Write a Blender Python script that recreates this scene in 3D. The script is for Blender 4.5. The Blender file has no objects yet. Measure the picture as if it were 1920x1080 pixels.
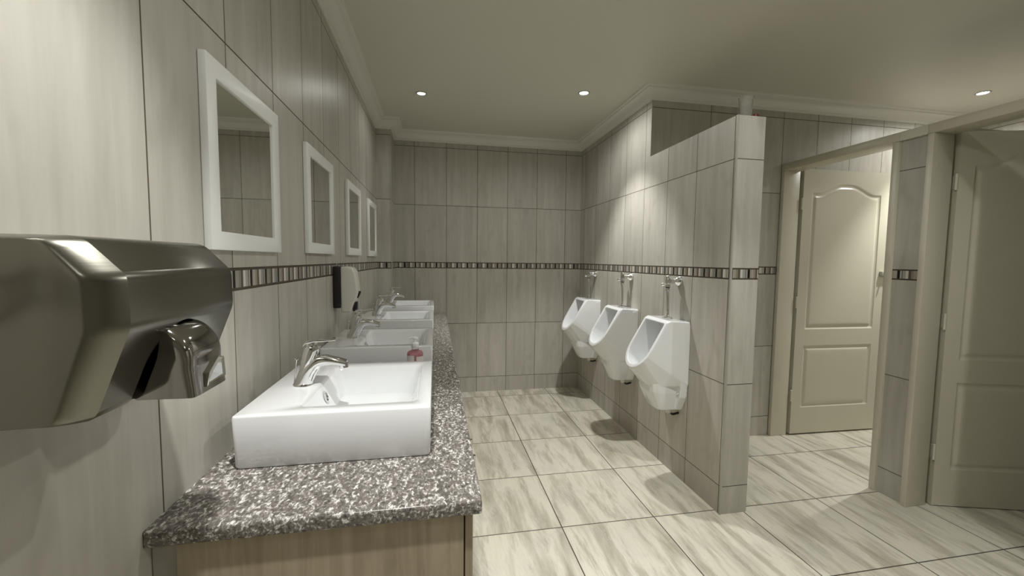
import bpy, bmesh, math, random
from mathutils import Vector, Matrix
random.seed(4)
S = bpy.context.scene
COL = S.collection
PI = math.pi

# ---------------------------------------------------------------- camera
cam_d = bpy.data.cameras.new('camera')
cam = bpy.data.objects.new('camera', cam_d)
COL.objects.link(cam)
S.camera = cam
cam_d.sensor_fit = 'HORIZONTAL'
cam_d.sensor_width = 36.0
cam_d.lens = 770.31 / 1920 * 36.0
cam_d.clip_start = 0.01
R_ = Vector((0.98300388, -0.18325156, 0.01105601))
U_ = Vector((0.00153601, 0.06843044, 0.99765471))
F_ = Vector((0.18357835, 0.98068147, -0.06754887))
m = Matrix((R_, U_, -F_)).transposed().to_4x4()
m.translation = Vector((0.5016, 0.0, 1.3298))
cam.matrix_world = m

# ---------------------------------------------------------------- world, exposure
W_ = bpy.data.worlds.new('world')
S.world = W_
W_.use_nodes = True
W_.node_tree.nodes['Background'].inputs[0].default_value = (0.5, 0.5, 0.45, 1)
W_.node_tree.nodes['Background'].inputs[1].default_value = 0.05
S.view_settings.view_transform = 'Standard'
S.view_settings.look = 'None'
S.view_settings.gamma = 1.0
S.view_settings.use_curve_mapping = False
S.view_settings.exposure = 0.44

# lamps: (x, y, watts of the narrow beam, watts of the spill)
LAMP_COL = (1.0, 0.998, 0.965)
LAMPS = [
    (0.405, 3.127, 8, 4, 75, .6, 'small round downlight nearest the back left corner, dimmer than the others'),
    (1.545, 2.871, 66, 15, 83, .55, 'glaring round downlight above the three urinals'),
    (4.240, 2.290, 80, 22, 84, .6, 'bright round downlight above the open toilet stall'),
    (0.410, 0.450, 80, 9, 75, .5, None),
    (1.680, 1.150, 50, 24, 80, .6, None),
    (0.450, -1.500, 10, 6, 80, .6, None),  # unseen fill lamp, added behind the viewer
    (2.650, -0.150, 26, 34, 80, .6, None),  # unseen lamp, added to brighten the second stall door
]
# room numbers
H = 2.4433          # top of the tiling
HC = 2.525          # ceiling
D = 4.0716          # back wall
UX = 1.976          # urinal wall
CY = 2.688          # cross wall
PE = 1.847          # partition end
PT = 2.061          # partition top
UT = 0.159          # partition thickness
PY, PX = 3.7555, 0.1268   # corner pillar
SX = 3.051          # stall front
RX = 4.78
FY = -2.2
Z0, TH, BH = 0.151, 0.5472, 0.0558
ZB = Z0 + 2 * TH    # mosaic bottom

# ---------------------------------------------------------------- materials
def mat(name, col=(.8, .8, .8), rough=.5, metal=0., spec=.5, **kw):
    M = bpy.data.materials.new(name)
    M.use_nodes = True
    b = M.node_tree.nodes['Principled BSDF']
    b.inputs['Base Color'].default_value = (*col, 1)
    b.inputs['Roughness'].default_value = rough
    b.inputs['Metallic'].default_value = metal
    b.inputs['Specular IOR Level'].default_value = spec
    for k, v in kw.items():
        b.inputs[k.replace('_', ' ')].default_value = v
    return M

class NT:
    """small helper for writing node maths"""
    def __init__(s, M):
        s.M = M; s.t = M.node_tree; s.b = s.t.nodes['Principled BSDF']
    def n(s, typ, **kw):
        o = s.t.nodes.new(typ)
        for k, v in kw.items(): setattr(o, k, v)
        return o
    def put(s, sock, v):
        if isinstance(v, (int, float)): sock.default_value = v
        elif isinstance(v, tuple): sock.default_value = v
        else: s.t.links.new(v, sock)
    def m(s, op, a, b=0., c=0.):
        o = s.n('ShaderNodeMath', operation=op)
        s.put(o.inputs[0], a); s.put(o.inputs[1], b); s.put(o.inputs[2], c)
        return o.outputs[0]
    def xyz(s):
        g = s.n('ShaderNodeNewGeometry')
        q = s.n('ShaderNodeSeparateXYZ'); s.t.links.new(g.outputs['Position'], q.inputs[0])
        return q.outputs
    def comb(s, x, y, z):
        o = s.n('ShaderNodeCombineXYZ')
        s.put(o.inputs[0], x); s.put(o.inputs[1], y); s.put(o.inputs[2], z)
        return o.outputs[0]
    def noise(s, vec, scale, detail=3., rough=.5, dist=0.):
        o = s.n('ShaderNodeTexNoise')
        if vec is not None: s.put(o.inputs['Vector'], vec)
        s.put(o.inputs['Scale'], scale); s.put(o.inputs['Detail'], detail)
        s.put(o.inputs['Roughness'], rough); s.put(o.inputs['Distortion'], dist)
        return o.outputs['Fac']
    def ramp(s, fac, stops, interp='LINEAR'):
        o = s.n('ShaderNodeValToRGB')
        r = o.color_ramp; r.interpolation = interp
        while len(r.elements) < len(stops): r.elements.new(.5)
        for e, (p, c) in zip(r.elements, stops):
            e.position = p; e.color = (*c, 1)
        s.put(o.inputs[0], fac)
        return o.outputs[0]
    def mix(s, f, a, b, blend='MIX'):
        o = s.n('ShaderNodeMix', data_type='RGBA', blend_type=blend)
        s.put(o.inputs[0], f)
        s.put(o.inputs[6], (*a, 1) if isinstance(a, tuple) and len(a) == 3 else a)
        s.put(o.inputs[7], (*b, 1) if isinstance(b, tuple) and len(b) == 3 else b)
        return o.outputs[2]
    def line(s, c, c0, period, halfw):
        """1 on the joint lines c = c0 + k*period"""
        f = s.m('FRACT', s.m('ADD', s.m('DIVIDE', s.m('SUBTRACT', c, c0), period), .5))
        d = s.m('MULTIPLY', s.m('ABSOLUTE', s.m('SUBTRACT', f, .5)), period)
        return s.m('LESS_THAN', d, halfw), s.m('FLOOR', s.m('DIVIDE', s.m('SUBTRACT', c, c0), period))
    def bump(s, h, dist, strength=1.):
        o = s.n('ShaderNodeBump')
        s.put(o.inputs['Height'], h); s.put(o.inputs['Distance'], dist); s.put(o.inputs['Strength'], strength)
        s.t.links.new(o.outputs[0], s.b.inputs['Normal'])

TILE_A, TILE_B, TILE_C = (.420, .400, .350), (.515, .495, .442), (.33, .308, .26)
GROUT = (.085, .07, .05)

def tile_mat(axis, u0, flip=1):
    M = mat('wall_tile_%s_%.3f' % (axis, u0), rough=.3, spec=.27)
    n = NT(M)
    q = n.xyz()
    u = q[0] if axis == 'x' else q[1]
    z = q[2]
    above = n.m('GREATER_THAN', z, ZB + BH / 2)
    zz = n.m('SUBTRACT', z, n.m('MULTIPLY', above, BH))
    vl, iu = n.line(u, u0, .3, .0019)
    hl, iz = n.line(zz, Z0, TH, .0020)
    band = n.m('MULTIPLY', n.m('GREATER_THAN', z, ZB), n.m('LESS_THAN', z, ZB + BH))
    # body of the tile: stretched brushed streaks, different on each tile
    wn = n.n('ShaderNodeTexWhiteNoise', noise_dimensions='3D')
    n.put(wn.inputs['Vector'], n.comb(iu, iz, 3.3 if axis == 'x' else 7.7))
    rv = wn.outputs['Value']
    off = n.m('MULTIPLY', rv, 31.)
    s1 = n.noise(n.comb(n.m('MULTIPLY_ADD', u, 22., off), n.m('MULTIPLY_ADD', z, 1.6, off), off), 1., 4., .55, .3)
    s2 = n.noise(n.comb(n.m('MULTIPLY_ADD', u, 75., off), n.m('MULTIPLY_ADD', z, 7., off), 0.), 1., 3., .6, .2)
    s3 = n.noise(n.comb(n.m('MULTIPLY_ADD', u, 12., off), n.m('MULTIPLY_ADD', z, 5., off), 2.), 1., 2., .5, .5)
    base = n.ramp(s1, [(.3, TILE_A), (.68, TILE_B)])
    base = n.mix(n.m('MULTIPLY', n.m('GREATER_THAN', s2, .5), n.m('MULTIPLY', n.m('SUBTRACT', s2, .5), .7)), base, TILE_C)
    base = n.mix(n.m('MULTIPLY', n.m('MAXIMUM', n.m('SUBTRACT', s3, .58), 0.), 2.2), base, TILE_C)
    br = n.m('MULTIPLY_ADD', rv, .10, .95)
    base = n.mix(1., base, n.comb(br, br, br), 'MULTIPLY')
    grout = n.m('MAXIMUM', n.m('MULTIPLY', vl, n.m('SUBTRACT', 1., band)), hl)
    col = n.mix(grout, base, GROUT)
    # mosaic strip
    f = n.m('FRACT', n.m('DIVIDE', n.m('SUBTRACT', n.m('MULTIPLY', u, float(flip)), u0 * flip), .1))
    be, ta, wh, gr, bl = (.40, .365, .31), (.13, .108, .085), (.74, .70, .62), (.42, .42, .38), (.012, .009, .007)
    st = n.ramp(f, [(0, bl), (.11, be), (.30, (.30, .27, .22)), (.42, ta), (.55, wh), (.68, gr), (.84, ta), (.88, gr), (.97, bl)], 'CONSTANT')
    wn2 = n.n('ShaderNodeTexWhiteNoise', noise_dimensions='1D')
    n.put(wn2.inputs['W'], n.m('FLOOR', n.m('DIVIDE', u, .05)))
    v2 = n.m('MULTIPLY_ADD', wn2.outputs['Value'], .5, .6)
    st = n.mix(1., st, n.comb(v2, v2, v2), 'MULTIPLY')
    edge = n.m('GREATER_THAN', n.m('ABSOLUTE', n.m('SUBTRACT', z, ZB + BH / 2)), BH / 2 - .006)
    st = n.mix(edge, st, (.07, .055, .04))
    col = n.mix(band, col, st)
    n.put(n.b.inputs['Base Color'], col)
    rg = n.m('MULTIPLY_ADD', s2, .12, .31)
    n.put(n.b.inputs['Roughness'], n.m('MULTIPLY_ADD', grout, .4, rg))
    wav = n.noise(n.comb(n.m('MULTIPLY', u, 30.), n.m('MULTIPLY', z, 9.), 0.), 1., 2.)
    n.bump(n.m('SUBTRACT', n.m('MULTIPLY', wav, .25), grout), .0012, .5)
    return M

def floor_mat():
    M = mat('floor_tile', rough=.3)
    n = NT(M); q = n.xyz()
    xl, ix = n.line(q[0], 1.1226, .4999, .0027)
    yl, iy = n.line(q[1], 3.3967, .5029, .0027)
    wn = n.n('ShaderNodeTexWhiteNoise', noise_dimensions='2D')
    n.put(wn.inputs['Vector'], n.comb(ix, iy, 0.))
    rv = wn.outputs['Value']; off = n.m('MULTIPLY', rv, 47.)
    x, y = q[0], q[1]
    a = n.noise(n.comb(n.m('MULTIPLY_ADD', x, 11., off), n.m('MULTIPLY_ADD', y, 1.7, off), off), 1., 5., .6, .3)
    b = n.noise(n.comb(n.m('MULTIPLY_ADD', x, 17., off), n.m('MULTIPLY_ADD', y, 2.6, off), 5.), 1., 6., .68, .25)
    c = n.noise(n.comb(n.m('MULTIPLY_ADD', x, 6., off), n.m('MULTIPLY_ADD', y, 4., off), 9.), 1., 6., .7, .5)
    g = n.noise(n.comb(n.m('MULTIPLY_ADD', x, 120., off), n.m('MULTIPLY_ADD', y, 5., off), 5.), 1., 3., .6, .3)
    base = n.ramp(a, [(.30, (.36, .33, .26)), (.42, (.52, .49, .40)), (.53, (.70, .67, .56)), (.75, (.62, .60, .51))])
    tan = n.m('MULTIPLY', n.m('MINIMUM', n.m('MAXIMUM', n.m('MULTIPLY', n.m('SUBTRACT', b, .53), 9.), 0.), 1.), .6)
    base = n.mix(tan, base, (.33, .30, .22))
    gry = n.m('MULTIPLY', n.m('MINIMUM', n.m('MAXIMUM', n.m('MULTIPLY', n.m('SUBTRACT', c, .52), 6.), 0.), 1.), .45)
    base = n.mix(gry, base, (.46, .46, .41))
    base = n.mix(n.m('MULTIPLY', n.m('SUBTRACT', g, .4), .5), base, (.45, .41, .33))
    # cathedral grain rings on a few tiles
    w = n.n('ShaderNodeTexWave', wave_type='RINGS', rings_direction='Z')
    n.put(w.inputs['Vector'], n.comb(n.m('MULTIPLY_ADD', x, 7., off), n.m('MULTIPLY_ADD', y, 2.4, off), 0.))
    n.put(w.inputs['Scale'], 3.); n.put(w.inputs['Distortion'], 6.); n.put(w.inputs['Detail'], 2.)
    wm = n.m('MULTIPLY', w.outputs['Fac'], n.m('MULTIPLY', n.m('GREATER_THAN', c, .56), .18))
    base = n.mix(wm, base, (.80, .78, .70))
    gr = n.m('MAXIMUM', xl, yl)
    n.put(n.b.inputs['Base Color'], n.mix(gr, base, (.075, .06, .045)))
    n.put(n.b.inputs['Roughness'], n.m('MULTIPLY_ADD', gr, .5, n.m('MULTIPLY_ADD', g, .1, .3)))
    n.bump(n.m('SUBTRACT', n.m('MULTIPLY', g, .12), gr), .0012, .5)
    return M

def granite_mat():
    M = mat('speckled_granite', rough=.28)
    n = NT(M); q = n.xyz()
    v = n.comb(q[0], n.m('MULTIPLY', q[1], .62), q[2])
    a = n.noise(v, 150., 3., .6, .6)
    b = n.noise(v, 85., 3., .6, .3)
    c = n.noise(v, 40., 2., .5, .2)
    base = n.ramp(a, [(.34, (.06, .054, .046)), (.46, (.17, .155, .14)), (.54, (.26, .24, .22)), (.60, (.60, .58, .55)), (.70, (.85, .83, .80))])
    base = n.mix(n.m('MULTIPLY', n.m('GREATER_THAN', b, .56), .7), base, (.12, .108, .095))
    base = n.mix(n.m('MULTIPLY', n.m('GREATER_THAN', c, .58), .2), base, (.27, .22, .20))
    n.put(n.b.inputs['Base Color'], base)
    return M

def laminate_mat(name, a, b, axis=2):
    M = mat(name, rough=.45)
    n = NT(M); q = n.xyz()
    s = [34., 34., 34.]; s[axis] = 2.2
    v = n.comb(n.m('MULTIPLY', q[0], s[0]), n.m('MULTIPLY', q[1], s[1]), n.m('MULTIPLY', q[2], s[2]))
    f = n.noise(v, 1., 4., .6, .6)
    k = n.noise(n.comb(n.m('MULTIPLY', q[0], 14.), n.m('MULTIPLY', q[1], 14.), n.m('MULTIPLY', q[2], 5.)), 1., 2.)
    base = n.ramp(f, [(.3, b), (.62, a)])
    base = n.mix(n.m('MULTIPLY', n.m('MAXIMUM', n.m('SUBTRACT', k, .6), 0.), 3.), base, tuple(x * .55 for x in b))
    n.put(n.b.inputs['Base Color'], base)
    return M

def paint_mat(name, col, rough=.4, sc=6.):
    M = mat(name, col, rough)
    n = NT(M); q = n.xyz()
    v = n.comb(q[0], q[1], q[2])
    f = n.noise(v, sc, 3.)
    n.put(n.b.inputs['Base Color'], n.mix(n.m('MULTIPLY', f, .25), col, tuple(c * .86 for c in col)))
    n.bump(n.noise(v, 160., 2.), .0004, .25)
    return M

def steel_mat():
    M = mat('brushed_steel', (.215, .208, .178), .25, 1.)
    n = NT(M); q = n.xyz()
    f = n.noise(n.comb(n.m('MULTIPLY', q[0], 18.), n.m('MULTIPLY', q[1], 18.), n.m('MULTIPLY', q[2], 700.)), 1., 2.)
    n.put(n.b.inputs['Roughness'], n.m('MULTIPLY_ADD', f, .06, .21))
    return M

MT_L = tile_mat('y', .8481, 1)
MT_B = tile_mat('x', .3089, 1)
MT_U = tile_mat('y', PE + .0141, -1)
MT_C = tile_mat('x', 2.132, 1)
MT_E = tile_mat('x', UX, 1)
MT_S = tile_mat('y', 1.66, 1)
M_FLOOR = floor_mat()
M_CEIL = paint_mat('ceiling_paint', (.66, .65, .56), .5, 2.)
M_CORN = paint_mat('cornice_paint', (.72, .71, .65), .45, 3.)
M_CREAM = paint_mat('cream_gloss_paint', (.63, .605, .49), .32)
M_CERAM = mat('white_ceramic', (.84, .855, .865), .08, 0, .5, Coat_Weight=.6, Coat_Roughness=.03)
M_CHROME = mat('chrome', (.78, .78, .78), .06, 1.)
M_DCHROME = mat('dark_smooth_chrome', (.34, .33, .32), .08, 1.)
M_TRIM = mat('satin_edge_trim', (.44, .43, .38), .35, .3)
M_STEEL = steel_mat()
M_GRAN = granite_mat()
M_LAM = laminate_mat('pale_oak_laminate', (.42, .35, .25), (.30, .24, .165))
M_FILL = paint_mat('filler_paint', (.36, .35, .30), .5)
M_WHITE = paint_mat('white_frame_paint', (.84, .85, .83), .35)
M_MIRROR = mat('mirror_glass', (.80, .82, .79), .015, 1.)
M_BLACK = mat('black_plastic', (.012, .012, .013), .4)
M_CPLAS = mat('off_white_plastic', (.70, .69, .62), .3)
M_WPLAS = mat('white_plastic', (.85, .85, .84), .35)
M_CLEAR = mat('clear_plastic', (.95, .95, .95), .05, Transmission_Weight=1., IOR=1.3)
M_PINK = mat('pink_liquid', (.86, .40, .46), .1, Transmission_Weight=.3, IOR=1.33)
M_LABEL = mat('pale_label', (.72, .66, .66), .5)
M_BLUE = mat('blue_grey_label', (.18, .24, .32), .5)
M_RED = mat('dark_red_plastic', (.10, .008, .006), .35)
M_DARK = mat('dark_gap', (.02, .018, .015), .7)
M_RUBBER = mat('black_rubber', (.02, .02, .02), .6)
M_LITMOUTH = mat('outlet_lit_interior', (.55, .57, .58), .35)  # pale grey paints in the light reflected inside the nozzle mouth
M_LENS = mat('lamp_glass', (.9, .9, .9), .3)
_b = M_LENS.node_tree.nodes['Principled BSDF']
_b.inputs['Emission Color'].default_value = (1, .99, .95, 1)
_b.inputs['Emission Strength'].default_value = 12.
M_LENS2 = M_LENS.copy(); M_LENS2.name = 'lamp_glass_dim'
M_LENS2.node_tree.nodes['Principled BSDF'].inputs['Emission Strength'].default_value = 1.6

# ---------------------------------------------------------------- mesh helpers
def link(name, bm, mats, parent=None, smooth=False, angle=None):
    me = bpy.data.meshes.new(name)
    bmesh.ops.recalc_face_normals(bm, faces=bm.faces)
    bm.to_mesh(me); bm.free()
    for k in (mats if isinstance(mats, (list, tuple)) else [mats]): me.materials.append(k)
    o = bpy.data.objects.new(name, me)
    COL.objects.link(o)
    if parent is not None: o.parent = parent
    if smooth:
        for p in me.polygons: p.use_smooth = True
        if angle: me.set_sharp_from_angle(angle=math.radians(angle))
    return o

def BM(): return bmesh.new()

def box(bm, x0, x1, y0, y1, z0, z1, mi=0, M=None):
    vs = [bm.verts.new((x, y, z)) for z in (z0, z1) for y in (y0, y1) for x in (x0, x1)]
    if M is not None:
        for v in vs: v.co = M @ v.co
    fs = [(0, 1, 3, 2), (4, 6, 7, 5), (0, 4, 5, 1), (2, 3, 7, 6), (0, 2, 6, 4), (1, 5, 7, 3)]
    out = []
    for f in fs:
        g = bm.faces.new([vs[i] for i in f]); g.material_index = mi; out.append(g)
    return out

def bevel_all(bm, w, seg=2, ang=25):
    bmesh.ops.recalc_face_normals(bm, faces=bm.faces)
    es = [e for e in bm.edges if len(e.link_faces) == 2 and e.calc_face_angle(0) > math.radians(ang)]
    bmesh.ops.bevel(bm, geom=es, offset=w, segments=seg, profile=.5, affect='EDGES', clamp_overlap=True)

def ring(bm, pts): return [bm.verts.new(p) for p in pts]
def bridge(bm, a, b, mi=0, closed=True):
    n = len(a)
    for i in range(n if closed else n - 1):
        f = bm.faces.new((a[i], a[(i + 1) % n], b[(i + 1) % n], b[i])); f.material_index = mi

def lathe(bm, prof, seg=24, M=None, mi=0, cap0=True, cap1=True):
    """prof: [(r, z)] turned about local z"""
    rs = []
    for r, z in prof:
        pts = [Vector((r * math.cos(2 * PI * k / seg), r * math.sin(2 * PI * k / seg), z)) for k in range(seg)]
        if M is not None: pts = [M @ p for p in pts]
        rs.append(ring(bm, pts))
    for a, b in zip(rs, rs[1:]): bridge(bm, a, b, mi)
    if cap0: bm.faces.new(rs[0]).material_index = mi
    if cap1: bm.faces.new(rs[-1]).material_index = mi

def axis_m(p, d):
    d = Vector(d).normalized()
    q = Vector((0, 0, 1)).rotation_difference(d)
    return Matrix.Translation(Vector(p)) @ q.to_matrix().to_4x4()

def tube(bm, pts, rad, seg=14, mi=0, caps=True):
    pts = [Vector(p) for p in pts]
    rad = rad if isinstance(rad, (list, tuple)) else [rad] * len(pts)
    rs = []; prev = None
    for i, p in enumerate(pts):
        t = (pts[min(i + 1, len(pts) - 1)] - pts[max(i - 1, 0)]).normalized()
        if prev is None:
            a = t.orthogonal().normalized()
        else:
            a = (prev - t * prev.dot(t)).normalized()
        prev = a; b = t.cross(a)
        rs.append(ring(bm, [p + rad[i] * (math.cos(2 * PI * k / seg) * a + math.sin(2 * PI * k / seg) * b) for k in range(seg)]))
    for a, b in zip(rs, rs[1:]): bridge(bm, a, b, mi)
    if caps:
        bm.faces.new(rs[0]).material_index = mi; bm.faces.new(rs[-1]).material_index = mi

def bez(P, n=12):
    """Catmull-Rom through the points"""
    P = [Vector(p) for p in P]; out = []
    Q = [2 * P[0] - P[1]] + P + [2 * P[-1] - P[-2]]
    for i in range(1, len(Q) - 2):
        for k in range(n):
            t = k / n
            out.append(.5 * ((2 * Q[i]) + (-Q[i - 1] + Q[i + 1]) * t + (2 * Q[i - 1] - 5 * Q[i] + 4 * Q[i + 1] - Q[i + 2]) * t * t + (-Q[i - 1] + 3 * Q[i] - 3 * Q[i + 1] + Q[i + 2]) * t ** 3))
    out.append(P[-1]); return out

def hull(pts):
    bm = BM()
    for p in pts: bm.verts.new(p)
    r = bmesh.ops.convex_hull(bm, input=bm.verts)
    junk = [g for g in r['geom_interior'] if isinstance(g, bmesh.types.BMVert)]
    if junk: bmesh.ops.delete(bm, geom=junk, context='VERTS')
    lo = [v for v in bm.verts if not v.link_faces]
    if lo: bmesh.ops.delete(bm, geom=lo, context='VERTS')
    bmesh.ops.dissolve_limit(bm, angle_limit=math.radians(1), verts=bm.verts, edges=bm.edges)
    return bm

def tmp(bm):
    me = bpy.data.meshes.new('tmp'); bmesh.ops.recalc_face_normals(bm, faces=bm.faces)
    bm.to_mesh(me); bm.free()
    o = bpy.data.objects.new('tmp', me); COL.objects.link(o); return o

def cooked(base, cuts=(), adds=(), voxel=None, smooth=0, bevel=None):
    """boolean / remesh / smooth of temporary solids, returned as a plain mesh"""
    o = tmp(base); kill = [o]
    for lst, op in ((adds, 'UNION'), (cuts, 'DIFFERENCE')):
        for c in lst:
            t = tmp(c); kill.append(t)
            md = o.modifiers.new('b', 'BOOLEAN'); md.operation = op; md.object = t; md.solver = 'EXACT'
    if voxel:
        md = o.modifiers.new('r', 'REMESH'); md.mode = 'VOXEL'; md.voxel_size = voxel
    if smooth:
        md = o.modifiers.new('s', 'SMOOTH'); md.factor = .5; md.iterations = smooth
    if bevel:
        md = o.modifiers.new('v', 'BEVEL'); md.width = bevel[0]; md.segments = bevel[1]; md.limit_method = 'ANGLE'; md.angle_limit = math.radians(20)
    dg = bpy.context.evaluated_depsgraph_get()
    me = bpy.data.meshes.new_from_object(o.evaluated_get(dg))
    for k in kill:
        d = k.data; bpy.data.objects.remove(k); bpy.data.meshes.remove(d)
    return me

def obj(name, me, m_, parent=None, smooth=True, angle=None):
    me.materials.clear(); me.materials.append(m_)
    me.name = name
    o = bpy.data.objects.new(name, me); COL.objects.link(o)
    if parent is not None: o.parent = parent
    if smooth:
        for p in me.polygons: p.use_smooth = True
        if angle: me.set_sharp_from_angle(angle=math.radians(angle))
    return o

def empty(name, loc, label=None, cat=None, group=None):
    o = bpy.data.objects.new(name, None); COL.objects.link(o)
    o.location = loc; o.empty_display_size = .05
    tag(o, label, cat, group); return o
def tag(o, label=None, cat=None, group=None, kind=None):
    for k, v in (('label', label), ('category', cat), ('group', group), ('kind', kind)):
        if v: o[k] = v
    return o
def dup(root, loc, label, rot=None):
    r = root.copy(); COL.objects.link(r); r.location = loc; r['label'] = label
    if rot is not None: r.rotation_euler = rot
    for ch in list(root.children):
        c = ch.copy(); COL.objects.link(c); c.parent = r
        for g in list(ch.children):
            d = g.copy(); COL.objects.link(d); d.parent = c
    return r
def struct(o, label=None):
    o['kind'] = 'structure'
    if label: o['label'] = label
    return o

# ---------------------------------------------------------------- room shell
def wall(name, x0, x1, y0, y1, z0, z1, mx, my, label, mt=None):
    """faces that look along x carry mx, those along y carry my, the top mt"""
    bm = BM(); box(bm, x0, x1, y0, y1, z0, z1)
    bmesh.ops.recalc_face_normals(bm, faces=bm.faces)
    for f in bm.faces:
        n_ = f.normal
        f.material_index = 0 if abs(n_.x) > .5 else (1 if abs(n_.y) > .5 else 2)
    return struct(link(name, bm, [mx, my, mt or M_CORN]), label)

bm = BM(); box(bm, -.15, RX + .15, FY - .15, D + .15, -.12, 0)
struct(link('floor', bm, M_FLOOR), 'large wood-look beige floor tiles with dark joints')
bm = BM(); box(bm, -.15, RX + .15, FY - .15, D + .15, HC, HC + .12)
struct(link('ceiling', bm, M_CEIL), 'plain off-white ceiling')
wall('wall_left', -.15, 0, FY, D, 0, HC, MT_L, MT_B, 'tiled wall behind the basins')
wall('wall_corner_pillar', 0, PX, PY, D, 0, HC, MT_L, MT_E, 'narrow tiled pillar in the back left corner')
wall('wall_back', -.15, UX, D, D + .15, 0, HC, MT_L, MT_B, 'tiled back wall')
bm = BM()
box(bm, UX, UX + UT, CY, D + .15, 0, HC)
box(bm, UX, UX + UT, PE, CY, 0, PT)
bmesh.ops.recalc_face_normals(bm, faces=bm.faces)
for f in bm.faces:
    f.material_index = 0 if abs(f.normal.x) > .5 else (1 if abs(f.normal.y) > .5 else 2)
struct(link('wall_urinal_side', bm, [MT_U, MT_E, MT_U]), 'tiled urinal wall that steps down to a lower partition')
wall('wall_cross', UX + UT, RX, CY, CY + .15, 0, HC, MT_L, MT_C, 'tiled wall behind the toilet stalls')
bm = BM()
wall('wall_right', RX, RX + .15, FY, CY + .15, 0, HC, MT_L, MT_B, 'tiled wall at the far right')
wall('wall_front', -.15, RX + .15, FY - .15, FY, 0, HC, MT_L, MT_B, 'tiled wall behind the viewer')
wall('wall_stall_divider', SX, RX, 1.763, 1.897, 0, 2.02, MT_S, MT_C, 'tiled divider between the two stalls')
wall('wall_stall_front', SX, SX + .12, FY, .89, 0, 2.02, MT_S, MT_C, 'tiled stall front')

# cornice following the ceiling outline
outline = [(0, FY), (0, PY), (PX, PY), (PX, D), (UX, D), (UX, CY), (RX, CY), (RX, FY)]
prof = [(0, H - .001), (.006, H - .001), (.009, H + .012), (.018, H + .014), (.024, H + .028), (.036, H + .045), (.052, H + .058),
        (.062, H + .060), (.064, H + .068), (.078, H + .070), (.084, H + .0817), (0, H + .0817)]
bm = BM(); rings = []
n_o = len(outline)
for i, p in enumerate(outline):
    a = Vector(outline[i - 1]); p = Vector(p); b = Vector(outline[(i + 1) % n_o])
    d1 = (p - a).normalized(); d2 = (b - p).normalized()
    n1 = Vector((d1.y, -d1.x)); n2 = Vector((d2.y, -d2.x))    # into the room
    mit = (n1 + n2) / (1 + n1.dot(n2))
    rings.append(ring(bm, [(*(p + mit * d), z) for d, z in prof]))
for i in range(n_o): bridge(bm, rings[i], rings[(i + 1) % n_o])
struct(link('trim_1', bm, M_CORN, smooth=True, angle=35), 'white moulded ceiling cornice')

# metal edge strips on tile corners
bm = BM()
for (x0, x1, y0, y1, z0, z1) in [(UX - .003, UX + .006, PE - .003, PE + .006, 0, PT), (UX - .003, UX + .006, CY - .003, CY + .004, PT, H)]:
    box(bm, x0, x1, y0, y1, z0, z1)
struct(link('trim_2', bm, M_TRIM), 'slim metal tile edge strips')
bm = BM(); box(bm, PX - .004, PX + .003, PY - .003, PY + .004, .86, H)
struct(link('trim_3', bm, M_TRIM), 'slim metal edge strip on the corner pillar')

# ---------------------------------------------------------------- stall doors
def door_leaf_bm(Wd, Hd, T):
    """local: u along x from the hinge, z up, y thickness (0 .. T); panelled on both faces"""
    bm = BM()
    u1, u2 = .078, Wd - .105
    def arch(u):
        t = (u - u1) / (u2 - u1)
        s = min(max((min(t, 1 - t) - .08) / .36, 0), 1)
        return Hd - .175 + .072 * (s * s * (3 - 2 * s))
    def prof_(d):
        pts = [(-1, 0), (0, 0), (.004, -.0035), (.014, -.0075), (.022, -.0075), (.034, -.001), (.040, 0), (9, 0)]
        for (a, ha), (b, hb) in zip(pts, pts[1:]):
            if d <= b: return ha + (hb - ha) * max(0, (d - a)) / (b - a)
        return 0
    def h(u, z):
        du = min(u - u1, u2 - u)
        lo = min(du, z - .205, .69 - z)
        up = min(du, z - .815, (arch(u) - z))
        return prof_(max(lo, up))
    def ticks(L, step, marks):
        t = set(round(k * step, 5) for k in range(int(L / step) + 1)) | {round(L, 5), 0.}
        for m_ in marks:
            for o in (0, .004, .014, .022, .034, .040): t.add(round(m_ + o, 5)); t.add(round(m_ - o, 5))
        return sorted(v for v in t if 0 <= v <= L + 1e-6)
    us = ticks(Wd, .0125, [u1, u2])
    zs = sorted(set(ticks(Hd, .03, [.205, .69, .815])) | {round(Hd - .25 + k * .0045, 5) for k in range(50)})
    zs = [z for z in zs if z <= Hd]
    for side in (0, 1):
        g = [[bm.verts.new((u, (T if side else 0) + (1 if side else -1) * h(u, z), z)) for u in us] for z in zs]
        for j in range(len(zs) - 1):
            for i in range(len(us) - 1):
                bm.faces.new((g[j][i], g[j][i + 1], g[j + 1][i + 1], g[j + 1][i]))
        if side == 0: g0 = g
    for a, b in ((g0[0], g[0]), (g0[-1], g[-1])): bridge(bm, a, b, closed=False)
    bridge(bm, [r[0] for r in g0], [r[0] for r in g], closed=False)
    bridge(bm, [r[-1] for r in g0], [r[-1] for r in g], closed=False)
    return bm

LEAF_W, LEAF_H, LEAF_T = .795, 2.02, .034
leaf = link('door_leaf', door_leaf_bm(LEAF_W, LEAF_H, LEAF_T), M_CREAM, smooth=True, angle=35)

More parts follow.
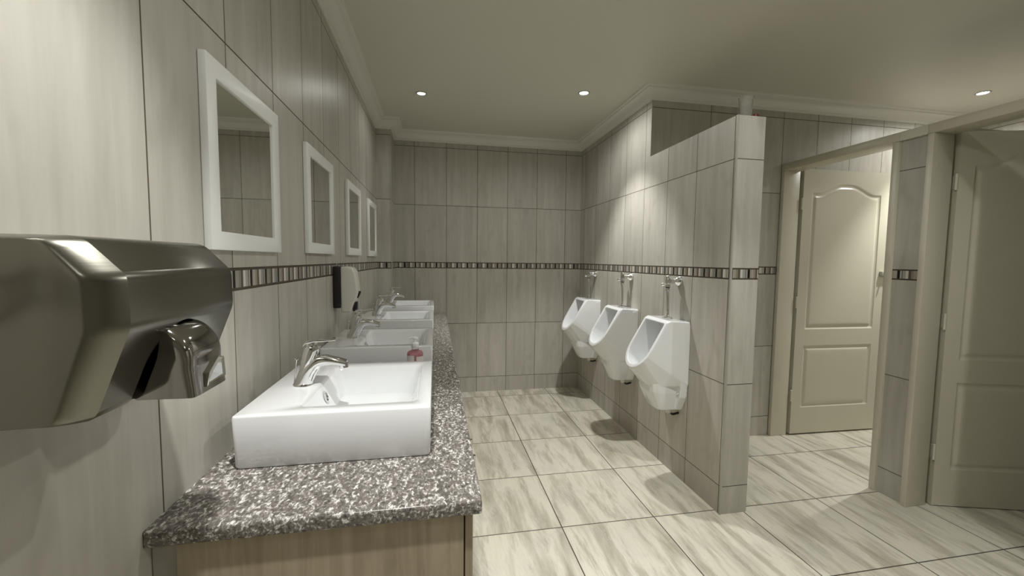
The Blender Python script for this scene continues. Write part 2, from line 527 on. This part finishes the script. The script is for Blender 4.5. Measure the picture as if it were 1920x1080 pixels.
def door(name, hx, hy, rot, label, leafobj, jambs):
    e = empty(name, (hx, hy, .012 if name == 'door_1' else .005)); e.rotation_euler = (0, 0, rot); struct(e, label)
    leafobj.parent = e
    for hz in (.30, 1.02, 1.76):
        bm = BM()
        lathe(bm, [(.0065, -.04), (.0065, .04)], 12, Matrix.Translation((-.006, .002, hz)))
        for k in (-.042, .040): lathe(bm, [(.0075, 0), (.0075, .003), (.003, .006)], 12, Matrix.Translation((-.006, .002, hz + k)))
        box(bm, -.0075, .0, .004, .03, hz - .036, hz + .036)
        link('hinge', bm, M_CREAM, e, True, 40)
    return e

d1 = door('door_1', 3.197, 2.650, math.radians(-1.2), 'cream panelled stall door standing open against the tiled wall', leaf, None)
leaf2 = leaf.copy(); COL.objects.link(leaf2)
d2 = door('door_2', 3.196, 1.722, math.radians(-15.5), 'cream panelled stall door at the right edge, partly closed', leaf2, None)
# latch bodies on both doors
for e in (d1, d2):
    bm = BM()
    box(bm, LEAF_W - .075, LEAF_W - .012, -.022, 0, 1.225, 1.262)
    bevel_all(bm, .003)
    la = link('latch', bm, M_TRIM, e, True, 30)
    bm = BM()
    lathe(bm, [(.007, 0), (.007, .018), (.004, .02)], 14, axis_m((LEAF_W - .045, -.022, 1.243), (0, -1, 0)))
    link('latch_knob', bm, M_TRIM, la, True, 40)

JX0, JX1 = 3.034, 3.172
def frame(n_, y_far, y_near, label):
    bm = BM()
    box(bm, JX0, JX1, y_far - .030, y_far, 0, 2.012)
    box(bm, JX0, JX1 + .018, y_near, y_near + .034, 0, 2.012)
    box(bm, JX0, JX1, y_near, y_far, 2.012, 2.062)
    bevel_all(bm, .0035, 2)
    struct(link('trim_%d' % n_, bm, M_CREAM, smooth=True, angle=30), label)
frame(4, CY, 1.897, 'cream wooden frame of the first stall')
frame(5, 1.763, .89, 'cream wooden frame of the second stall')
bm = BM(); box(bm, JX0, JX1, 1.897, 1.763, 2.012, 2.062); box(bm, SX, RX, 1.755, 1.905, 2.02, 2.062)
bevel_all(bm, .002, 1)
struct(link('trim_6', bm, M_CREAM), 'cream capping rail over the stall divider')

# ---------------------------------------------------------------- vanity: cabinet and worktop
CT = .85
cab = empty('vanity_cabinet', (.3, .80, 0), 'pale wood-grain base cabinet under the granite worktop', 'cabinet')
def local(o, root):    # geometry is written in world coordinates, the thing's empty stands at its base
    o.parent = root; o.matrix_parent_inverse = Matrix.Translation(-root.location)
    return o
bm = BM()
box(bm, .045, .5575, .80, .816, .0, .8195)
box(bm, .045, .5575, .816, 3.7535, .09, .105)
box(bm, .045, .058, .816, 3.7535, .105, .8195)
box(bm, .50, .512, .816, 3.7535, .0, .09)
for yy in (1.53, 2.28, 3.02): box(bm, .045, .5575, yy - .008, yy + .008, .09, .8195)
box(bm, .045, .5575, 3.738, 3.7535, 0, .8195)
local(link('carcass', bm, M_LAM), cab)
bm = BM(); box(bm, .002, .043, .808, .820, 0, .82)
local(link('filler_strip', bm, M_FILL), cab)
edges = [.803, 1.165, 1.53, 1.905, 2.28, 2.65, 3.02, 3.385, 3.751]
for i in range(8):
    a, b = edges[i] + .0015, edges[i + 1] - .0015
    bm = BM(); box(bm, .5605, .5765, a, b, .095, .815); bevel_all(bm, .001, 1)
    dr = local(link('cabinet_door', bm, M_LAM), cab)
    hy = b - .05 if i % 2 == 0 else a + .05
    bm = BM()
    tube(bm, [(.606, hy, .655), (.606, hy, .785)], .006, 12)
    for zz in (.675, .765): tube(bm, [(.5765, hy, zz), (.606, hy, zz)], .004, 10)
    h_ = link('handle', bm, M_CHROME, smooth=True, angle=40)
    h_.parent = dr
edges = None

bm = BM()
box(bm, .0, .594, .787, 3.7553, .820, CT)
bmesh.ops.recalc_face_normals(bm, faces=bm.faces)
es = [e for e in bm.edges if all(v.co.x > .5 for v in e.verts) or all(v.co.y < .8 for v in e.verts)]
bmesh.ops.bevel(bm, geom=es, offset=.006, segments=3, profile=.5, affect='EDGES')
tag(link('granite_worktop', bm, M_GRAN, smooth=True, angle=40), 'long speckled grey granite worktop carrying the four basins', 'countertop')

# ---------------------------------------------------------------- basins and taps
BW, BL, BHH = .440, .470, .122    # x, y, height
def basin_mesh():
    """local: x 0..BW from the wall side, y -BL/2..BL/2"""
    h = BL / 2; base = BM()
    def rr(x0, x1, y0, y1, r, z, n=5):
        out = []
        for cx, cy, a0 in ((x1 - r, y1 - r, 0), (x0 + r, y1 - r, 90), (x0 + r, y0 + r, 180), (x1 - r, y0 + r, 270)):
            for k in range(n + 1):
                a = math.radians(a0 + 90 * k / n)
                out.append(Vector((cx + r * math.cos(a), cy + r * math.sin(a), z)))
        return out
    T = BHH
    levels = [rr(.008, BW - .006, -h + .006, h - .006, .008, 0), rr(.004, BW - .002, -h + .002, h - .002, .010, .006),
              rr(.0, BW, -h, h, .010, T - .004), rr(.0015, BW - .0015, -h + .0015, h - .0015, .0095, T - .001), rr(.004, BW - .004, -h + .004, h - .004, .009, T)]
    bx0, bx1, by = .128, BW - .036, h - .052
    def tilt(pts, zf):
        for p in pts: p.z = zf(p)
        return pts
    levels += [rr(bx0 - .004, bx1 + .004, -by - .004, by + .004, .022, T), rr(bx0, bx1, -by, by, .02, T - .0025)]
    levels += [rr(bx0 + .004, bx1 - .004, -by + .005, by - .005, .02, T - .012)]
    levels += [rr(bx0 + .022, bx1 - .016, -by + .020, by - .02, .024, T - .062)]
    levels += [rr(bx0 + .030, bx1 - .028, -by + .032, by - .032, .03, T - .084)]
    levels += [rr(bx0 + .055, bx1 - .065, -by + .075, by - .075, .04, T - .094)]
    levels += [rr(bx0 + .075, bx1 - .110, -by + .14, by - .14, .02, T - .097)]
    rs = [ring(base, l) for l in levels]
    for a, b in zip(rs, rs[1:]): bridge(base, a, b)
    base.faces.new(rs[0]); base.faces.new(rs[-1])
    return base
def tap(parent_loc):
    """local origin at the foot of the tap; spout to +x"""
    t = empty('mixer_tap', parent_loc)
    bm = BM()
    # body: oval column leaning out and flowing into the spout
    path = bez([(0, 0, 0), (.007, 0, .02), (.018, 0, .044), (.034, 0, .0610), (.056, 0, .068), (.086, 0, .0655), (.116, 0, .0585)], 6)
    L = len(path); rs = []
    for i, p in enumerate(path):
        tg = (path[min(i + 1, L - 1)] - path[max(i - 1, 0)]).normalized()
        f = i / (L - 1)
        side = Vector((0, 1, 0)); up = side.cross(tg) * -1
        if f < .4: w, q = .0235 - .004 * f, .0245 - .006 * f
        else:
            g = (f - .4) / .6
            w, q = .0219 - .005 * g, .0221 - .0145 * g
        pts = []
        for k in range(20):
            a = 2 * PI * k / 20; c, s = math.cos(a), math.sin(a)
            e = 2 / (2 + 1.2 * f)
            pts.append(p + side * w * math.copysign(abs(c) ** e, c) + up * q * math.copysign(abs(s) ** e, s))
        rs.append(ring(bm, pts))
    for a, b in zip(rs, rs[1:]): bridge(bm, a, b)
    bm.faces.new(rs[0]); bm.faces.new(rs[-1])
    lathe(bm, [(.0265, 0), (.0265, .004), (.024, .007)], 24)
    link('spout', bm, M_CHROME, t, True, 50)
    bm = BM()
    lathe(bm, [(.0125, 0), (.0125, .012), (.0105, .014), (.0105, .0135)], 20, axis_m((.108, 0, .0575), (.10, 0, -1)))
    link('aerator', bm, M_CHROME, t, True, 40)
    bm = BM()   # cartridge cap rising above the body
    rs = []
    for z, sx, sy, cx in ((.030, .016, .019, .006), (.070, .020, .021, .016), (.096, .0205, .021, .023), (.106, .0205, .021, .026), (.110, .018, .018, .027)):
        rs.append(ring(bm, [(cx + sx * math.copysign(abs(math.cos(a)) ** .8, math.cos(a)), sy * math.copysign(abs(math.sin(a)) ** .8, math.sin(a)), z) for a in [2 * PI * k / 24 for k in range(24)]]))
    for a, b in zip(rs, rs[1:]): bridge(bm, a, b)
    bm.faces.new(rs[0]); bm.faces.new(rs[-1])
    link('cartridge_cap', bm, M_CHROME, t, True, 50)
    bm = BM()   # flat lever, open loop at its root
    pr = [(.004, .112, .018), (.014, .122, .019), (.034, .126, .018), (.060, .1265, .016), (.082, .1275, .013), (.090, .128, .010)]
    top = []; bot = []
    for x, z, w in pr:
        top.append([bm.verts.new((x, s * w, z + .003)) for s in (-1, 1)])
        bot.append([bm.verts.new((x, s * w, z - .003)) for s in (-1, 1)])
    for i in range(len(pr) - 1):
        bm.faces.new((top[i][0], top[i + 1][0], top[i + 1][1], top[i][1]))
        bm.faces.new((bot[i][0], bot[i][1], bot[i + 1][1], bot[i + 1][0]))
        for s in (0, 1): bm.faces.new((top[i][s], bot[i][s], bot[i + 1][s], top[i + 1][s]))
    for i in (0, -1): bm.faces.new((top[i][0], top[i][1], bot[i][1], bot[i][0]))
    bevel_all(bm, .0018, 2, 40)
    lv = link('lever', bm, M_CHROME, t, True, 40)
    bm = BM(); box(bm, .012, .036, -.013, .013, .108, .124); bevel_all(bm, .003, 2)
    link('lever_neck', bm, M_CHROME, lv, True, 40)
    bm = BM()   # pop-up waste rod behind
    tube(bm, [(-.0245, 0, .0), (-.016, 0, .072)], .002, 8)
    lathe(bm, [(.003, .071), (.0065, .073), (.0065, .077), (.003, .079)], 12, Matrix.Translation((-.016, 0, 0)))
    link('pop_up_rod', bm, M_CHROME, t, True, 40)
    return t

SY = [1.2275, 1.943, 2.690, 3.437]
SL = ['white rectangular basin nearest the viewer at the near end of the worktop', 'white rectangular basin second from the viewer, behind the soap bottle',
      'white rectangular basin third from the viewer', 'white rectangular basin farthest from the viewer, beside the corner pillar']
TL = ['chrome lever tap on the nearest basin', 'chrome lever tap on the second basin from the viewer', 'chrome lever tap on the third basin from the viewer', 'chrome lever tap on the farthest basin']
b0 = empty('wash_basin', (.051, SY[0], CT + .0006), SL[0], 'basin', 'four rectangular basins on the worktop')
link('bowl', basin_mesh(), M_CERAM, b0, True, 38)
bm = BM()
Mo = axis_m((.1418, 0, .0835), (1, 0, .36))
lathe(bm, [(.0145, 0), (.0175, .0015), (.0175, .003), (.0125, .0035), (.012, .001), (.003, .0005)], 24, Mo)
link('overflow_ring', bm, M_CHROME, b0, True, 40)
bm = BM()
lathe(bm, [(.033, .0255), (.033, .0275), (.028, .029), (.022, .0285), (.021, .031), (.004, .034)], 28, Matrix.Translation((.240, 0, 0)))
link('drain_plug', bm, M_CHROME, b0, True, 40)
t0 = tap((.135, SY[0], CT + BHH + .0006)); tag(t0, TL[0], 'tap', 'lever taps on the basins')
for k in (1, 2, 3):
    dup(b0, (.051, SY[k], CT + .0006), SL[k]); dup(t0, (.135, SY[k], CT + BHH + .0006), TL[k])

# ---------------------------------------------------------------- mirrors
def mirror(loc, label):
    e = empty('wall_mirror', loc, label, 'mirror', 'white-framed mirrors above the basins')
    w, h = .418, .428; fw = .043; t = .017
    bm = BM()
    def rect(i, z): return ring(bm, [(z, i, i), (z, w - i, i), (z, w - i, h - i), (z, i, h - i)])
    a = rect(0, .0008); b = rect(0, t); c = rect(fw, t); d = rect(fw, .0095); e2 = rect(.0, .0008)
    for p, q in ((a, b), (b, c), (c, d)): bridge(bm, p, q)
    g = rect(fw, .0008); bridge(bm, d, g); bridge(bm, g, a)
    bmesh.ops.delete(bm, geom=e2, context='VERTS')
    bevel_all(bm, .0015, 2)
    link('frame', bm, M_WHITE, e, True, 35)
    bm = BM(); box(bm, .0008, .0115, fw + .0003, w - fw - .0003, fw + .0003, h - fw - .0003)
    link('mirror_glass', bm, M_MIRROR, e)
    return e
ML = ['white-framed mirror nearest the viewer, largest in view', 'white-framed mirror second from the viewer', 'white-framed mirror third from the viewer, past the soap dispenser', 'white-framed mirror farthest from the viewer beside the corner pillar']
m0 = mirror((0, 1.020, 1.346), ML[0])
for k, yy in ((1, 1.733), (2, 2.483), (3, 3.229)): dup(m0, (0, yy, 1.349), ML[k])

# ---------------------------------------------------------------- soap dispenser on the wall
sd = empty('soap_dispenser', (0, 2.215, 1.058), 'off-white wall soap dispenser with black back plate above the second basin', 'soap dispenser')
bm = BM(); box(bm, .0006, .036, -.050, .050, .022, .232); bevel_all(bm, .006, 3)
link('back_plate', bm, M_BLACK, sd, True, 35)
bm = BM()
prof_c = [(.036, .0), (.082, .0), (.086, .012), (.094, .040), (.104, .060), (.116, .100), (.1165, .118), (.110, .165), (.104, .205), (.092, .224), (.070, .230), (.036, .230)]
a = ring(bm, [(x, -.047, z) for x, z in prof_c]); b = ring(bm, [(x, .047, z) for x, z in prof_c])
bridge(bm, a, b); bm.faces.new(a); bm.faces.new(b)
bevel_all(bm, .009, 4, 50)
link('cover', bm, M_CPLAS, sd, True, 35)
bm = BM()
tube(bm, bez([(.119, 0, .105), (.113, 0, .088), (.104, 0, .072)], 4), .0085, 12)
box(bm, .088, .108, -.02, .02, .002, .05)
bevel_all(bm, .002, 2, 40)
link('push_lever', bm, M_BLACK, sd, True, 35)
bm = BM(); lathe(bm, [(.006, 0), (.007, .004), (.004, .010), (.0035, .014)], 12, Matrix.Translation((.012, 0, .232)))
link('lock_cap', bm, M_CLEAR, sd, True, 40)

# ---------------------------------------------------------------- hand soap bottle
bo = empty('soap_bottle', (.427, 1.560, CT + .0006), 'small pink liquid soap pump bottle between the first two basins', 'soap bottle')
def oval(bm, prof_, ax, ay, seg=28, mi=0):
    rs = []
    for s, z in prof_:
        rs.append(ring(bm, [(ax * s * math.cos(2 * PI * k / seg), ay * s * math.sin(2 * PI * k / seg), z) for k in range(seg)]))
    for a_, b_ in zip(rs, rs[1:]): bridge(bm, a_, b_, mi)
    bm.faces.new(rs[0]); bm.faces.new(rs[-1])
bm = BM(); oval(bm, [(.88, 0), (1, .005), (1, .121), (.975, .129), (.82, .136), (.42, .141), (.38, .150)], .030, .019)
link('bottle_body', bm, M_CLEAR, bo, True, 50)
bm = BM(); oval(bm, [(.84, .003), (.95, .007), (.95, .119), (.92, .127), (.76, .132)], .030, .019)
link('liquid', bm, M_PINK, bo, True, 50)
bm = BM()
for (a0, a1, z0, z1, mi) in ((-172, -95, .018, .122, 0), (-80, -8, .018, .118, 0), (-172, -140, .018, .085, 1)):
    k_ = 10
    off = 1.015 if mi == 0 else 1.03
    va = [bm.verts.new((.030 * off * math.cos(math.radians(a0 + (a1 - a0) * k / k_)), .019 * off * math.sin(math.radians(a0 + (a1 - a0) * k / k_)), z0)) for k in range(k_ + 1)]
    vb = [bm.verts.new((v.co.x, v.co.y, z1)) for v in va]
    bridge(bm, va, vb, mi, closed=False)
link('label', bm, [M_LABEL, M_BLUE], bo, True)
bm = BM()
lathe(bm, [(.0125, .148), (.014, .150), (.014, .166), (.011, .169), (.0055, .170), (.0055, .180), (.008, .181), (.011, .183), (.011, .188), (.008, .190)], 20)
tube(bm, bez([(0, 0, .186), (-.012, 0, .1865), (-.022, 0, .184)], 4), .0035, 10)
link('pump', bm, M_WPLAS, bo, True, 40)

# ---------------------------------------------------------------- urinals
def urinal(loc, label):
    """local: origin on the wall at the centre line, height 0 = floor; -x points into the room"""
    e = empty('urinal', loc, label, 'urinal', 'urinals along the tiled partition')
    def P(d, y, z): return Vector((-d, y, z))
    def arc(cd, cz, r, a0, a1, n=12):
        """half ring in the slanted rim plane, centre depth cd"""
        out = []
        ax = Vector((-.503, 0, -.864))    # down the slope
        for k in range(n + 1):
            a = math.radians(a0 + (a1 - a0) * k / n)
            out.append(P(cd, 0, cz) + ax * (r * math.sin(a)) + Vector((0, 1, 0)) * (r * math.cos(a)))
        return out
    def dshape(d, w, z, n=10, back=0.0, p=.7):
        out = [P(back, w, z), P(back, -w, z)]
        for k in range(n + 1):
            a = math.radians(-90 + 180 * k / n)
            out.append(P(back + (d - back) * abs(math.cos(a)) ** p, w * math.copysign(abs(math.sin(a)) ** p, math.sin(a)), z))
        return out
    top = [P(0, s * .140, .978) for s in (-1, 1)] + [P(.004, s * .147, .965) for s in (-1, 1)] + [P(.120, s * .138, .983) for s in (-1, 1)] + [P(.145, s * .130, .972) for s in (-1, 1)]
    rim = arc(.242, .803, .134, 0, 180)
    upper = hull(top + rim + [P(.0, s * .147, .60) for s in (-1, 1)] + dshape(.225, .118, .585) + [P(.10, s * .140, .66) for s in (-1, 1)])
    lower = hull(dshape(.215, .112, .60, p=.45) + dshape(.205, .108, .545, p=.45) + dshape(.150, .088, .432, p=.4))
    flange = hull([P(0, s * w, z) for s in (-1, 1) for w, z in ((.140, .978), (.147, .955), (.147, .62), (.135, .52), (.095, .432))] +
                  [P(.042, s * w, z) for s in (-1, 1) for w, z in ((.140, .978), (.147, .955), (.143, .62), (.128, .52), (.088, .432))])
    # hollow
    N_ = Vector((-.864, 0, .503))
    inner = arc(.242, .803, .110, 0, 180)
    inner = [p + N_ * .06 for p in inner] + [p for p in inner]
    tp = [P(.155, s * .110, .952) for s in (-1, 1)]
    tp2 = [p + N_ * .06 for p in tp]
    deep = [P(.05, s * .100, .935) for s in (-1, 1)] + [P(.05, s * .095, .70) for s in (-1, 1)] + dshape(.20, .085, .665, back=.06)
    cav = hull(inner + tp + tp2 + deep)
    me = cooked(upper, cuts=(cav,), adds=(lower, flange), voxel=.0034, smooth=4)
    obj('bowl', me, M_CERAM, e)
    # chrome bits
    bm = BM(); lathe(bm, [(.032, .9825), (.032, .9865), (.014, .994), (.009, .996)], 24, Matrix.Translation((-.060, 0, 0)))
    link('pipe_flange', bm, M_CHROME, e, True, 40)
    bm = BM(); tube(bm, bez([(-.060, 0, .985), (-.060, 0, 1.03), (-.056, .012, 1.10), (-.055, .020, 1.145), (-.055, .020, 1.165)], 6), .008, 14)
    link('flush_pipe', bm, M_CHROME, e, True)
    v = BM()
    lathe(v, [(.011, 1.150), (.0125, 1.155), (.0125, 1.168), (.0105, 1.170)], 20, Matrix.Translation((-.055, .020, 0)))
    lathe(v, [(.0155, 1.174), (.0155, 1.222), (.013, 1.226), (.015, 1.228), (.015, 1.240), (.009, 1.246), (.003, 1.248)], 20, Matrix.Translation((-.055, .020, 0)))
    tube(v, [(-.055, .020, 1.207), (-.055, -.020, 1.213)], .0105, 14)
    vv = link('flush_valve', v, M_CHROME, e, True, 40)
    bm = BM(); lathe(bm, [(.0128, 1.169), (.0128, 1.1745)], 20, Matrix.Translation((-.055, .020, 0)))
    link('seal_ring', bm, M_RUBBER, vv, True, 40)
    bm = BM(); lathe(bm, [(.006, 0), (.006, .010), (.0095, .012), (.0105, .020), (.007, .026)], 18, axis_m((-.066, .024, 1.190), (-1, .25, 0)))
    link('push_button', bm, M_CHROME, vv, True, 40)
    bm = BM(); lathe(bm, [(.031, 0), (.031, .004), (.028, .016), (.020, .026), (.015, .032), (.015, .050), (.0175, .052), (.0175, .066), (.010, .072)], 22, axis_m((-.001, -.020, 1.213), (-1, 0, 0)))
    link('wall_rosette', bm, M_CHROME, vv, True, 40)
    bm = BM(); lathe(bm, [(.004, 0), (.004, .012), (.009, .013), (.0095, .020), (.004, .025)], 16, axis_m((-.036, -.098, .545), (-.55, -1, 0)))
    link('fixing_bolt', bm, M_CHROME, e, True, 40)
    bm = BM(); lathe(bm, [(.0, 0), (.012, .001), (.012, .003), (.004, .004)], 16, axis_m((-.052, 0, .89), (-1, 0, 0)), cap0=False)
    link('spreader', bm, M_DARK, e, True, 40)
    bm = BM(); tube(bm, [(-.060, -.045, .440), (-.060, -.045, .404)], .0185, 18); 
    w_ = link('waste_outlet', bm, M_CPLAS, e, True, 40)
    bm = BM(); tube(bm, bez([(-.052, -.055, .404), (-.040, -.060, .396), (-.022, -.060, .398), (-.002, -.060, .402)], 4), .007, 14)
    link('trap_pipe', bm, M_RUBBER, w_, True, 40)
    return e
UL = ['white wall urinal nearest the viewer', 'white wall urinal in the middle of the three', 'white wall urinal farthest away beside the back wall']
u0 = urinal((UX - .0004, 2.305, 0), UL[0])
dup(u0, (UX - .0004, 2.935, 0), UL[1]); dup(u0, (UX - .0004, 3.640, 0), UL[2])

# ---------------------------------------------------------------- hand dryer
dy = empty('hand_dryer', (0, .64, 1.14), 'brushed steel hand dryer with a chrome nozzle on the near left wall', 'hand dryer')
Y1, Y2 = .492, .778
corner = [(.0015, 1.352, 0), (.132, 1.351, .014), (.1725, 1.308, .009), (.1735, 1.252, .009), (.134, 1.148, .012), (.0015, 1.146, 0)]
pr = []
for i, (x, z, rr_) in enumerate(corner):
    if rr_ == 0: pr.append((x, z)); continue
    p = Vector((x, z)); a = (Vector(corner[i - 1][:2]) - p).normalized(); b = (Vector(corner[i + 1][:2]) - p).normalized()
    for k in range(9):
        t = k / 8
        q_ = (p + a * rr_) * (1 - t) ** 2 + p * 2 * t * (1 - t) + (p + b * rr_) * t * t
        pr.append((q_.x, q_.y))
def st(y, k):
    zc = 1.25
    return [Vector((.0015 + (x - .0015) * (1 - k), y, zc + (z - zc) * (1 - k * .30))) for x, z in pr]
bm = BM()
sts = []
for k in range(11):
    a = PI / 2 * k / 10
    sts.append((Y1 + .024 * math.sin(a) ** 1.6, .17 * (1 - math.sin(a)) ** 1.0))
for k in range(9):
    a = PI / 2 * (1 - k / 8)
    sts.append((Y2 - .030 * math.sin(a) ** 1.6, .12 * (1 - math.sin(a))))
rs = [ring(bm, st(y, k)) for y, k in sts]
for a, b in zip(rs, rs[1:]): bridge(bm, a, b)
bm.faces.new(rs[0]); bm.faces.new(rs[-1])
NY, NZ = .622, 1.192
c1 = BM(); lathe(c1, [(.054, 0), (.054, .2)], 40, axis_m((.122, NY, NZ), (1, 0, 0)))
c2 = BM(); box(c2, .122, .3, NY - .054, NY + .054, 1.10, NZ)
me = cooked(bm, cuts=(c1, c2))
o = obj('housing', me, M_STEEL, None, True, 30)
local(o, dy)
# nozzle: hooded elbow with flat sides and a rounded crown
NW = .043
def prof2(t):
    """outer line of the hood (x, z)"""
    a = math.radians(118 - 128 * min(t / .62, 1))
    x, z = .149 + .047 * math.cos(a), 1.198 + .049 * math.sin(a)
    if t > .62: x, z = x + .004 * (t - .62) / .38, z - .040 * (t - .62) / .38
    return x, z
bm = BM(); rs = []
NS = 24
for i in range(NS + 1):
    t = i / NS
    xo, zo = prof2(t)
    xi, zi = .122 + .026 * max(0, t - .5) / .5, 1.205 - .055 * min(1, t * 1.35)
    crown = min(1, .50 + 1.1 * t)           # narrow at the root, full width lower down
    pts = []
    n_ = 16
    for k in range(n_ + 1):
        a = PI * k / n_
        e = .62 - .26 * min(1, t / .7)
        yy = -math.copysign(abs(math.cos(a)) ** e, math.cos(a)) * NW
        s_ = abs(math.sin(a)) ** e if 0 < k < n_ else 0
        w_ = 1 - (1 - crown) * s_ * .5
        f_ = .80 + .20 * s_
        pts.append((xi + (xo - xi) * f_, NY + yy * w_, zi + (zo - zi) * f_))
    pts.append((xi, NY + NW, zi)); pts.append((xi, NY - NW, zi))
    rs.append(ring(bm, pts))
for a, b in zip(rs, rs[1:]): bridge(bm, a, b)
bm.faces.new(rs[0])
last = rs[-1]; cx = sum((v.co for v in last), Vector()) / len(last)
inn = ring(bm, [cx + (v.co - cx) * .88 for v in last]); bridge(bm, last, inn)
inn2 = ring(bm, [cx + (v.co - cx) * .80 + Vector((-.006, 0, .03)) for v in last]); bridge(bm, inn, inn2); bm.faces.new(inn2)
nz = local(link('nozzle', bm, M_DCHROME, smooth=True, angle=40), dy)
bm = BM()
def mouth(z, w, d):
    return [Vector((.1985 + d, NY - .016 + 0 * w, 1.156)), Vector((.1985 + d, NY + .034, 1.159)), Vector((.1965 + d, NY + .035, 1.186)), Vector((.1965 + d, NY + .020, 1.190)), Vector((.1985 + d, NY - .010, 1.174))]
mo = mouth(0, 0, .0012); mc = sum(mo, Vector()) / 5
a = ring(bm, [p + Vector((-.004, 0, 0)) for p in mo]); b = ring(bm, [p + Vector((.0012, 0, 0)) for p in mo])
c = ring(bm, [mc + (p - mc) * .88 + Vector((.0012, 0, 0)) for p in mo]); d = ring(bm, [mc + (p - mc) * .80 + Vector((-.0006, 0, 0)) for p in mo])
bridge(bm, a, b); bridge(bm, b, c); bridge(bm, c, d); bm.faces.new(d).material_index = 1
mt_ = link('air_outlet', bm, [M_CHROME, M_LITMOUTH], smooth=False)
mt_.parent = nz
bm = BM(); lathe(bm, [(.052, 0), (.052, .003), (.046, .004)], 36, axis_m((.1215, NY, NZ), (1, 0, 0)))
local(link('nozzle_socket', bm, M_DARK, smooth=True, angle=40), dy)

# ---------------------------------------------------------------- tumbler on the partition
cu = empty('plastic_tumbler', (2.060, 1.900, PT + .0006), 'clear plastic tumbler on top of the partition end', 'tumbler')
bm = BM()
lathe(bm, [(.022, 0), (.026, .002), (.034, .104), (.0355, .106), (.033, .106), (.0245, .004), (.003, .0035)], 28, cap1=True)
link('cup_wall', bm, mat('frosted_clear_plastic', (.80, .80, .76), .12, Transmission_Weight=.85, IOR=1.25), cu, True, 40)
rc = BM(); lathe(rc, [(.013, 0), (.015, .002), (.015, .010), (.011, .013), (.003, .014)], 24, Matrix.Translation((2.088, 1.863, PT + .0006)))
tag(link('bottle_cap', rc, M_RED, smooth=True, angle=40), 'dark red cap lying beside the clear tumbler', 'cap')

# ---------------------------------------------------------------- downlights
def downlight(x, y, dim):
    e = empty('downlight', (x, y, HC))
    bm = BM(); lathe(bm, [(.041, -.0005), (.041, -.004), (.036, -.006), (.030, -.003), (.029, -.0006)], 36, cap0=False, cap1=False)
    link('ring', bm, M_TRIM, e, True, 40)
    bm = BM(); lathe(bm, [(.0292, -.0008), (.0285, -.0022), (.004, -.0026)], 32, cap0=False)
    link('lens', bm, M_LENS2 if dim else M_LENS, e, True, 40)
    return e
for i, (x, y, w1, w2, an, ble, lab) in enumerate(LAMPS):
    e = downlight(x, y, i == 0)
    tag(e, lab or ('round ceiling downlight assumed out of view near the viewer' if i > 2 else ''), 'downlight', 'ceiling downlights' if lab else 'ceiling downlights out of view')
    for w, ang, bl, r in ((w1, an, ble, .028), (w2, 168, .6, .03)):
        L = bpy.data.lights.new('lamp', 'SPOT'); L.energy = w; L.color = LAMP_COL
        L.spot_size = math.radians(ang); L.spot_blend = bl; L.shadow_soft_size = r
        o = bpy.data.objects.new('lamp', L); COL.objects.link(o); o.location = (0, 0, -.012)
        o.parent = e
